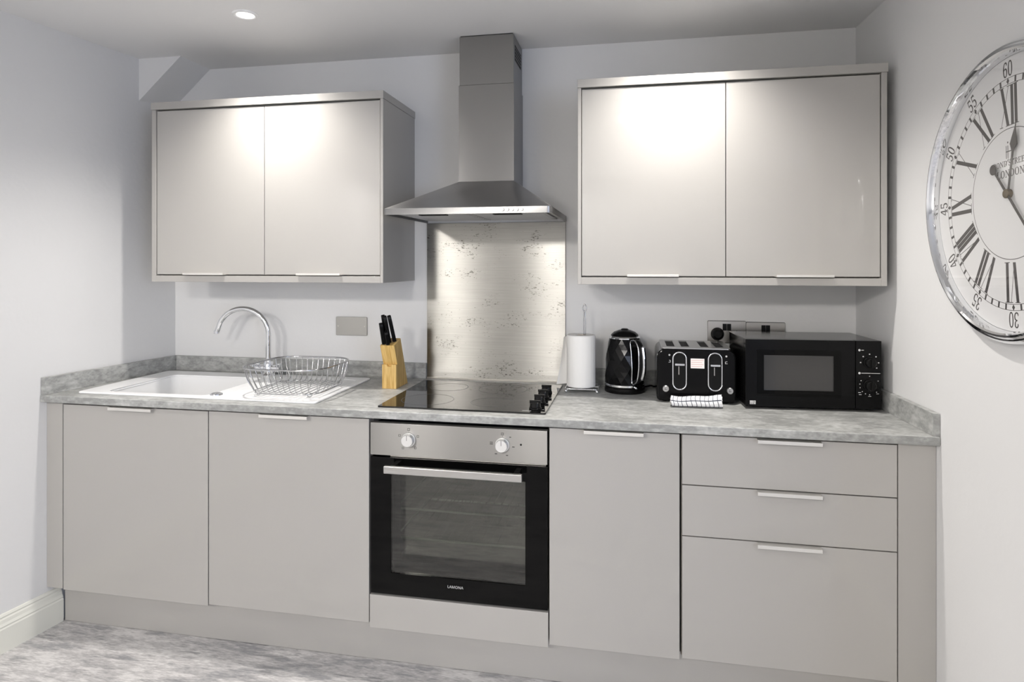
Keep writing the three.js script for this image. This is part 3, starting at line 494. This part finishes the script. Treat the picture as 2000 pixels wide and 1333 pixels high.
// ------------------------------------------------------------------ kettle
{
  const cx = 2.0275, cz = 0.118, o = thing('kettle', 'black faceted electric kettle with a chrome-edged handle', 'kettle', [cx, WT, cz]);
  part(o, 'power_base', lathe([[0, 0], [0.074, 0], [0.0755, 0.003], [0.0755, 0.012], [0.072, 0.018], [0, 0.018]], cx, WT, cz), M.blackPlastic);
  const radius = t => 0.0735 - 0.002 * t - 0.0145 * t * t * t, Y0 = WT + 0.019, Y1 = 1.066, rows = 9, seg = 18, v = [];
  const pt = (i, j) => { const t = i / rows, a = (j + (i % 2) * 0.5) / seg * 2 * Math.PI, amp = i === 0 || i === rows ? 0 : ((j + (i >> 1)) % 2 ? 0.0013 : -0.0009), r = radius(t) + amp; return V(cx + r * Math.sin(a), Y0 + t * (Y1 - Y0), cz + r * Math.cos(a)); };
  const q = (a, b, c) => v.push(a.x, a.y, a.z, b.x, b.y, b.z, c.x, c.y, c.z);
  for (let i = 0; i < rows; i++) for (let j = 0; j < seg; j++) { if (i % 2 === 0) { q(pt(i, j), pt(i, j + 1), pt(i + 1, j)); q(pt(i, j + 1), pt(i + 1, j + 1), pt(i + 1, j)); } else { q(pt(i, j), pt(i + 1, j + 1), pt(i + 1, j)); q(pt(i, j), pt(i, j + 1), pt(i + 1, j + 1)); } }
  const g = new THREE.BufferGeometry(); g.setAttribute('position', new THREE.Float32BufferAttribute(v, 3)); g.computeVertexNormals();
  part(o, 'body', metreUV(g), M.black, 'glossy black diamond-faceted body');
  part(o, 'collar', lathe([[0.058, 0], [0.0585, 0.004], [0.0555, 0.009], [0.050, 0.010]], cx, 1.064, cz), M.chrome);
  part(o, 'lid', lathe([[0.0535, 0], [0.050, 0.009], [0.040, 0.018], [0.022, 0.025], [0, 0.0275]], cx, 1.070, cz), M.black);
  part(o, 'lid_grip', lathe([[0, 0.0], [0.014, 0.0], [0.015, 0.003], [0.010, 0.006], [0, 0.0065]], cx, 1.0945, cz, 24), M.blackPlastic);
  part(o, 'base_trim', lathe([[0.0735, 0], [0.0755, 0.001], [0.0755, 0.008], [0.0735, 0.009]], cx, WT + 0.024, cz), M.chrome, 'chrome band round the foot');
  // handle faces the camera, to the hob-away side
  const a = 0.57, dx = Math.sin(a), dz = Math.cos(a), H3 = (r, y, side = 0) => V(cx + dx * r + dz * side, y, cz + dz * r - dx * side);
  const loop = (s, r) => tube([H3(0.058, 1.052, s), H3(0.088, 1.058, s), H3(0.107, 1.040, s), H3(0.114, 1.000, s), H3(0.111, 0.955, s), H3(0.100, 0.922, s), H3(0.074, 0.910, s)], r, 60, 10);
  part(o, 'handle', merge([loop(0, 0.0085), loop(0.006, 0.006), loop(-0.006, 0.006)]), M.blackPlastic);
  const tr = part(o, 'handle_trim', merge([tube([H3(0.064, 1.058, -0.0145), H3(0.090, 1.064, -0.0145), H3(0.112, 1.045, -0.0145), H3(0.119, 1.000, -0.0145), H3(0.116, 0.952, -0.0145), H3(0.104, 0.916, -0.0145), H3(0.076, 0.904, -0.0145), H3(0.074, 0.96, -0.0145), H3(0.068, 1.02, -0.0145)], 0.0024, 80, 8, true), tube([H3(0.118, 1.040, 0.004), H3(0.1235, 1.000, 0.005), H3(0.121, 0.952, 0.005), H3(0.112, 0.928, 0.004)], 0.0075, 40, 10)]), M.chrome, 'bright chrome handle edging');
  part(o, 'switch', merge([ball(...H3(0.078, 0.888).toArray(), 0.006)]), M.chrome, 'small chrome switch');
  part(o, 'cable', tube([[cx + 0.066, WT + 0.010, cz - 0.03], [cx + 0.085, WT + 0.012, cz - 0.045], [cx + 0.100, WT + 0.012, cz - 0.062], [cx + 0.11, WT + 0.006, cz - 0.076], [2.26, WT + 0.005, 0.033], [2.32, WT + 0.005, 0.03]], 0.0036, 50, 8), M.blackPlastic);
}

// ------------------------------------------------------------------ toaster
{
  const X0 = 2.1400, X1 = 2.4045, Z0 = 0.052, Z1 = 0.2945, YT = 1.0500, yb = WT + 0.006, c = (X0 + X1) / 2, o = thing('toaster', 'black four-slice toaster with two chrome-ringed levers', 'toaster', [c, WT, 0.17]);
  const prof = new THREE.Shape(); const r = 0.030, b = 0.014;
  prof.moveTo(X0 + b, yb); prof.lineTo(X1 - b, yb); prof.quadraticCurveTo(X1, yb, X1, yb + b); prof.lineTo(X1, YT - r); prof.quadraticCurveTo(X1 - 0.002, YT, X1 - r - 0.006, YT); prof.lineTo(X0 + r + 0.006, YT); prof.quadraticCurveTo(X0 + 0.002, YT, X0, YT - r); prof.lineTo(X0, yb + b); prof.quadraticCurveTo(X0, yb, X0 + b, yb);
  part(o, 'body', shapeXY(prof, Z0, Z1, [], 0.006), M.black);
  const tp = part(o, 'top_plate', merge([shapeXZ(roundRect(X0 + 0.016, X1 - 0.016, Z0 + 0.012, Z1 - 0.008, 0.012), YT - 0.001, YT + 0.004, [2.1745, 2.2245, 2.2905, 2.3405].map(x => roundRect(x, x + 0.030, Z0 + 0.030, Z1 - 0.040, 0.005)), 0.001)]), M.steelLight, 'brushed steel top with four slots');
  for (const x of [2.1745, 2.2245, 2.2905, 2.3405]) part(tp, 'slot', bx(x, x + 0.030, YT - 0.0005, YT + 0.0006, Z0 + 0.030, Z1 - 0.040, 0), M.dark);
  const F = Z1;
  for (const x of [2.2172, 2.3353]) {
    const w = 0.0222, y0 = 0.9105, y1 = 1.0390;
    part(o, 'lever_recess', shapeXY(roundRect(x - w + 0.003, x + w - 0.003, y0 + 0.003, y1 - 0.003, w - 0.0035, 10), F - 0.001, F + 0.0008), M.blackMatt);
    part(o, 'lever_ring', tube(roundRect(x - w, x + w, y0, y1, w - 0.0005, 10).map(([a, d]) => [a, d, F + 0.001]), 0.0026, 140, 8, true), M.chrome, 'oblong chrome ring');
    const l = part(o, 'lever', bx(x - 0.0165, x + 0.0165, 0.9945, 1.0020, F, F + 0.016, 0.002), M.chrome); part(l, 'stem', bx(x - 0.004, x - 0.001, 0.962, 0.990, F, F + 0.0025, 0.0005), M.nickel);
  }
  for (const x of [2.1705, 2.3838]) { const k = part(o, 'browning_knob', cyl(x, 0.9130, F - 0.001, 0.0108, 0.012, 'z', 28, 0.0015), M.steelLight, 'small round metal browning dial'); part(k, 'printing', merge([bx(x - 0.004, x + 0.004, 0.910, 0.9115, F + 0.011, F + 0.0114, 0), bx(x - 0.003, x - 0.0015, 0.911, 0.9165, F + 0.011, F + 0.0114, 0)]), M.inkDark); }
  const label = canvasTexture(256, 180, (g, w, h) => { g.fillStyle = '#ece6e4'; g.fillRect(0, 0, w, h); g.fillStyle = '#d8b9b6'; for (let k = 0; k < 4; k++) g.fillRect(14, 26 + k * 38, w - 28 - (k % 2) * 30, 12); });
  const lg = new THREE.BoxGeometry(0.0455, 0.0335, 0.0005); lg.translate(2.2770, 1.0020, F + 0.0003); part(o, 'sticker', lg, std({ map: label, roughness: 0.6 }), 'small white sticker with faint red lines');
  const ink = []; for (const [x, s] of [[2.1830, 1], [2.3720, -1]]) ink.push(cyl(x, 1.0290, F, 0.0032, 0.0005, 'z', 14, 0.0001), bx(x - 0.003, x + 0.004, 1.0030, 1.0046, F, F + 0.0004, 0), bx(x + s * 0.003 - 0.001, x + s * 0.003 + 0.001, 1.0030, 1.0110, F, F + 0.0004, 0), bx(x - 0.001, x + 0.003, 1.0100, 1.0115, F, F + 0.0004, 0));
  stuff(o, 'printing', merge(ink), M.print, 'pale printed symbols beside the levers');
  for (const [x, z] of [[X0 + 0.03, Z0 + 0.03], [X1 - 0.03, Z0 + 0.03], [X0 + 0.03, Z1 - 0.03], [X1 - 0.03, Z1 - 0.03]]) part(o, 'foot', cyl(x, WT, z, 0.010, 0.0065, 'y', 16), M.blackMatt);
}

// ------------------------------------------------------------------ rolled tea towel
{
  const tex = canvasTexture(512, 512, (g, w, h) => { g.fillStyle = '#f0f0f2'; g.fillRect(0, 0, w, h); g.strokeStyle = '#4a4d57'; g.lineWidth = 9; for (let k = 0; k < 8; k++) { g.beginPath(); g.moveTo(k * 64 + 32, 0); g.lineTo(k * 64 + 32, h); g.stroke(); g.beginPath(); g.moveTo(0, k * 64 + 32); g.lineTo(w, k * 64 + 32); g.stroke(); } });
  tex.wrapS = tex.wrapT = THREE.RepeatWrapping;
  const x0 = 2.1860, x1 = 2.3490, cz = 0.352, pos = [], uv = [], nx = 48, n = 40, turns = 3.0, prof = [], o0 = [2.267, WT, 0.352];
  for (let i = 0; i <= 110; i++) { const t = i / 110, a = -Math.PI * 0.5 + t * turns * 2 * Math.PI, r = 0.0215 - 0.0155 * t; prof.push([1.22 * r * Math.cos(a), 0.95 * r * Math.sin(a), t]); }
  const low = Math.min(...prof.map(p => p[1])), F = fbm(301, 8, 8, 3);
  const S = (i, k) => { const u = i / nx, x = x0 + u * (x1 - x0), [pz, py, t] = prof[k]; const wob = (F(u * 0.6, t * 0.9) - 0.5), sag = 1 - 0.10 * Math.sin(u * 4.2 + 0.4) - 0.05 * Math.sin(u * 11); return [x + 0.006 * wob + 0.002 * Math.sin(k * 0.4), WT + 0.0006 + Math.max(0, (py - low) * sag + 0.004 * wob * Math.min(1, (py - low) / 0.02)), cz + pz + 0.004 * wob - 0.006 * u]; };
  for (let k = 0; k + 1 < prof.length; k++) for (let i = 0; i < nx; i++) {
    const a = S(i, k), b = S(i + 1, k), c = S(i + 1, k + 1), d = S(i, k + 1), L = q => q * 0.22 / 0.115, ua = i / nx * 0.163 / 0.115, ub = (i + 1) / nx * 0.163 / 0.115, va = L(prof[k][2]), vb = L(prof[k + 1][2]);
    pos.push(...a, ...b, ...c, ...a, ...c, ...d); uv.push(ua, va, ub, va, ub, vb, ua, va, ub, vb, ua, vb);
  }
  const g = new THREE.BufferGeometry(); g.setAttribute('position', new THREE.Float32BufferAttribute(pos, 3)); g.setAttribute('uv', new THREE.Float32BufferAttribute(uv, 2)); g.computeVertexNormals();
  single('tea_towel', toCreasedNormals(g, 1.2), std({ map: tex, roughness: 0.95, side: THREE.DoubleSide }), 'rolled white tea towel with a dark grid check in front of the toaster', 'tea towel', o0);
}

// ------------------------------------------------------------------ microwave (own axes, front towards +z)
{
  const o = thing('microwave', 'black microwave oven with two dials beside the clock wall', 'microwave', [2.6290, WT, 0.205], { turn: 0.062 });
  const w = 0.4235 / 2, y0 = 0.009, y1 = 0.2315, zb = -0.128, zf = 0.128;
  part(o, 'casing', bx(-w, w, y0, y1, zb, zf - 0.022, 0.003), phy({ color: lin(0.004, 0.004, 0.0042), roughness: 0.16, specularIntensity: 0.45 }));
  const split = w - 0.0790;
  const frame = shapeXY([[-w, y0], [split - 0.001, y0], [split - 0.001, y1], [-w, y1]], zf - 0.0215, zf, [[[-w + 0.0585, 0.0640], [-w + 0.0585, 0.1800], [split - 0.0660, 0.1800], [split - 0.0660, 0.0640]]], 0.0015);
  const d = part(o, 'door', frame, M.black);
  part(d, 'window', bx(-w + 0.0580, split - 0.0655, 0.0635, 0.1805, zf - 0.012, zf - 0.004, 0), phy({ color: lin(0.034, 0.033, 0.032), roughness: 0.1, ior: 1.6 }), 'dark grey mesh door window');
  part(d, 'window_border', shapeXY([[-w + 0.036, 0.044], [split - 0.044, 0.044], [split - 0.044, 0.198], [-w + 0.036, 0.198]], zf - 0.0004, zf + 0.0004, [[[-w + 0.0585, 0.064], [-w + 0.0585, 0.180], [split - 0.066, 0.180], [split - 0.066, 0.064]]]), M.glassBlack);
  const mk = [bx(-w + 0.014, -w + 0.0325, 0.0165, 0.0285, zf, zf + 0.0005, 0)];
  const lg = part(d, 'logo', merge(mk), M.print, 'small grey printed logo block');
  part(lg, 'logo_marks', merge([bx(-w + 0.0160, -w + 0.0200, 0.0190, 0.0205, zf + 0.0005, zf + 0.0008, 0), bx(-w + 0.0225, -w + 0.0255, 0.0190, 0.0205, zf + 0.0005, zf + 0.0008, 0), bx(-w + 0.0275, -w + 0.0290, 0.0230, 0.0255, zf + 0.0005, zf + 0.0008, 0), bx(-w + 0.0260, -w + 0.0266, 0.0165, 0.0285, zf + 0.0005, zf + 0.0008, 0)]), M.inkDark);
  const p = part(o, 'control_panel', bx(split + 0.001, w, y0, y1, zf - 0.0215, zf, 0.0015), M.black), kx = split + 0.0425;
  const ink = [];
  for (const [cy, n, R] of [[0.1610, 6, 0.0275], [0.0870, 9, 0.0300]]) {
    const k = part(o, 'dial', merge([cyl(kx, cy, zf - 0.0005, 0.0190, 0.006, 'z', 36, 0.001), cyl(kx, cy, zf + 0.005, 0.0165, 0.014, 'z', 36, 0.002, 0.0150)]), M.blackPlastic, 'round black dial');
    part(k, 'grip', bx(kx - 0.003, kx + 0.003, cy - 0.015, cy + 0.015, zf + 0.018, zf + 0.0245, 0.001), M.blackPlastic);
    for (let i = 0; i < n; i++) { const a = (n === 6 ? [90, 45, 135, 180, 0, -38] : [90, 30, 150, 172, 195, 222, 245, -90, -45])[i] * Math.PI / 180, s = n === 6 ? 0.0016 : 0.0012; const x = kx + R * Math.cos(a), y = cy + R * Math.sin(a); ink.push(bx(x - s * 1.2, x + s * 1.2, y - s, y + s, zf, zf + 0.0004, 0)); }
  }
  for (const [cy, L] of [[0.2010, 0.016], [0.1265, 0.058]]) { ink.push(cyl(split + 0.0115, cy, zf, 0.0037, 0.0005, 'z', 18, 0.0001), bx(split + 0.017, split + 0.017 + L * 0.5, cy - 0.0010, cy + 0.0010, zf, zf + 0.0004, 0)); if (L > 0.03) ink.push(bx(split + 0.047, split + 0.017 + L, cy - 0.0010, cy + 0.0008, zf, zf + 0.0004, 0)); }
  ink.push(bx(kx - 0.004, kx + 0.005, 0.0510, 0.0525, zf, zf + 0.0004, 0), bx(split + 0.008, split + 0.016, 0.0625, 0.0640, zf, zf + 0.0004, 0), bx(split + 0.010, split + 0.018, 0.0560, 0.0575, zf, zf + 0.0004, 0), bx(w - 0.016, w - 0.008, 0.0600, 0.0612, zf, zf + 0.0004, 0));
  stuff(p, 'printing', merge(ink), M.print, 'white printed dial markings');
  for (const [x, z] of [[-w + 0.03, zb + 0.03], [w - 0.03, zb + 0.03], [-w + 0.03, zf - 0.05], [w - 0.03, zf - 0.05]]) part(o, 'foot', cyl(x, 0, z, 0.011, 0.0095, 'y', 16), M.blackMatt);
}

// ------------------------------------------------------------------ wall clock (own axes, face towards +z)
{
  const R = 0.342, cz = 0.927, cy = 1.506, o = thing('wall_clock', 'large round chrome-rimmed wall clock with roman numerals', 'clock', [rightX(cz) - 0.001, cy, cz], { turn: -(Math.PI / 2 - 0.0473) });
  o.rotation.order = 'YXZ'; o.rotation.z = 0.04;
  const face = canvasTexture(2048, 2048, (g, w) => {
    const c = w / 2, k = c / 0.3135; g.fillStyle = '#d2d2d2'; g.fillRect(0, 0, w, w); g.translate(c, c);
    const ink = '#3a3736'; g.strokeStyle = ink; g.fillStyle = ink;
    const circ = (r, lw) => { g.lineWidth = lw; g.beginPath(); g.arc(0, 0, r * k, 0, 7); g.stroke(); };
    circ(0.266, 4); circ(0.252, 4); circ(0.150, 5);
    for (let i = 0; i < 60; i++) { g.save(); g.rotate(i * Math.PI / 30); if (i % 5) g.fillRect(-0.0032 * k, -0.266 * k, 0.0064 * k, 0.014 * k); else { g.beginPath(); g.moveTo(0, -0.267 * k); g.lineTo(0.0052 * k, -0.259 * k); g.lineTo(0, -0.252 * k); g.lineTo(-0.0052 * k, -0.259 * k); g.fill(); } g.restore(); }
    const T = 0.248 * k, B = 0.157 * k, hgt = T - B;
    const glyph = { I: 20, V: 58, X: 60 };
    const rom = ['XII', 'I', 'II', 'III', 'IIII', 'V', 'VI', 'VII', 'VIII', 'IX', 'X', 'XI'];
    rom.forEach((s, i) => {
      g.save(); g.rotate(i * Math.PI / 6); const unit = k * 0.00066; let tot = 0; const W = [...s].map(ch => glyph[ch] * unit * (s.length > 3 ? 0.85 : 1)); W.forEach(x => tot += x); let x = -tot / 2;
      [...s].forEach((ch, j) => {
        const a = x + W[j] * 0.14, b = x + W[j] * 0.86, th = 0.0100 * k, tn = 0.0016 * k, y0 = -T, y1 = -B;
        const bar = (xa, xb, t) => { g.beginPath(); g.moveTo(xa - t / 2, y0); g.lineTo(xa + t / 2, y0); g.lineTo(xb + t / 2, y1); g.lineTo(xb - t / 2, y1); g.fill(); };
        const serif = (xx, y, ww) => g.fillRect(xx - ww / 2, y - tn / 2, ww, tn);
        if (ch === 'I') { const m = (a + b) / 2; bar(m, m, th); serif(m, y0, th * 1.9); serif(m, y1, th * 1.9); }
        if (ch === 'V') { const m = (a + b) / 2; bar(a + th * 0.4, m, th); bar(b, m, tn); serif(a + th * 0.4, y0, th * 1.8); serif(b, y0, th * 1.3); }
        if (ch === 'X') { bar(a + th * 0.4, b - th * 0.4, th); bar(b, a, tn); serif(a + th * 0.4, y0, th * 1.7); serif(b - th * 0.4, y1, th * 1.7); serif(b, y0, th * 1.2); serif(a, y1, th * 1.2); }
        x += W[j];
      });
      g.restore();
    });
    g.textAlign = 'center'; g.textBaseline = 'middle';
    for (let i = 1; i <= 12; i++) { g.save(); g.rotate(i * Math.PI / 6); g.translate(0, -0.2870 * k); g.scale(0.68, 1.0); g.font = `${0.048 * k}px serif`; g.fillText(String(i * 5), 0, 0); g.lineWidth = 2.5; g.strokeText(String(i * 5), 0, 0); g.restore(); }
    g.save(); g.font = `bold ${0.019 * k}px serif`; g.scale(0.92, 1); g.fillText('BOND STREET', 0, -0.0715 * k); g.font = `bold ${0.024 * k}px serif`; g.fillText('LONDON', 0, -0.0480 * k); g.restore();
    g.lineWidth = 0.0022 * k; g.beginPath(); g.moveTo(-0.012 * k, -0.112 * k); g.lineTo(-0.012 * k, -0.082 * k); g.moveTo(-0.006 * k, -0.112 * k); g.lineTo(-0.006 * k, -0.082 * k); g.moveTo(-0.014 * k, -0.098 * k); g.lineTo(0.010 * k, -0.098 * k); g.moveTo(0.008 * k, -0.110 * k); g.lineTo(0.008 * k, -0.080 * k); g.stroke(); g.beginPath(); g.arc(-0.006 * k, -0.119 * k, 0.0022 * k, 0, 7); g.fill(); g.beginPath(); g.moveTo(-0.004 * k, -0.080 * k); g.quadraticCurveTo(-0.012 * k, -0.076 * k, -0.016 * k, -0.068 * k); g.moveTo(0.002 * k, -0.080 * k); g.quadraticCurveTo(0.010 * k, -0.074 * k, 0.016 * k, -0.078 * k); g.stroke();
  });
  const ring = (p) => { const g = toCreasedNormals(new THREE.LatheGeometry(p.map(q => new THREE.Vector2(...q)), 128), 0.4); g.rotateX(Math.PI / 2); return plain(g); };
  part(o, 'rim', ring([[R - 0.012, 0], [R - 0.003, 0.004], [R, 0.012], [R - 0.001, 0.022], [R - 0.007, 0.030], [R - 0.011, 0.031], [R - 0.015, 0.036], [R - 0.020, 0.037], [R - 0.024, 0.033], [R - 0.026, 0.026], [R - 0.028, 0.022], [R - 0.028, 0.004], [R - 0.012, 0]]), M.chrome, 'stepped polished chrome rim');
  const disc = new THREE.CircleGeometry(0.3135, 96); disc.translate(0, 0, 0.0085); part(o, 'dial', disc, std({ map: face, roughness: 0.7 }), 'white dial with black roman numerals');
  part(o, 'backing', ring([[0, 0.001], [0.310, 0.001], [0.310, 0.008], [0, 0.008]]), M.white);
  const gl = new THREE.CircleGeometry(0.3145, 96); gl.translate(0, 0, 0.026); part(o, 'glass', gl, M.clearGlass, 'clear cover glass');
  const handMat = std({ color: lin(0.045, 0.04, 0.037), roughness: 0.45, metalness: 0.3 });
  const hand = (pts, a, z) => { const g = shapeXY(pts, z, z + 0.0012); g.rotateZ(-a); return g; };
  const spade = (L, w, hw, at) => { const o_ = [[-w, -0.0], [-w, at - 0.012], [-hw, at + 0.004], [-hw * 0.7, at + 0.018], [-w * 0.6, at + 0.040], [0, L]]; return [...o_, ...o_.slice(0, -1).reverse().map(([x, y]) => [-x, y])].reverse(); };
  const hourA = 12.3 * Math.PI / 180, minA = 142 * Math.PI / 180;
  part(o, 'hour_hand', hand(spade(0.166, 0.0032, 0.0125, 0.108), hourA, 0.0135), handMat);
  part(o, 'minute_hand', merge([hand(spade(0.245, 0.0032, 0.0115, 0.165), minA, 0.0160), hand([[-0.0028, -0.072], [0.0028, -0.072], [0.0032, 0.002], [-0.0032, 0.002]], minA, 0.0160), (() => { const g = cyl(0, 0, 0.0160, 0.0125, 0.0014, 'z', 28, 0.0003); g.translate(-0.080 * Math.sin(minA), -0.080 * Math.cos(minA), 0); return g; })()]), handMat);
  part(o, 'pivot', cyl(0, 0, 0.009, 0.0105, 0.0115, 'z', 28, 0.001), std({ color: lin(0.12, 0.09, 0.05), metalness: 0.8, roughness: 0.35 }), 'small bronze centre cap');
}

scene.traverse(n => { if (n.isMesh) { n.castShadow = true; n.receiveShadow = true; } });
renderer.render(scene, camera);
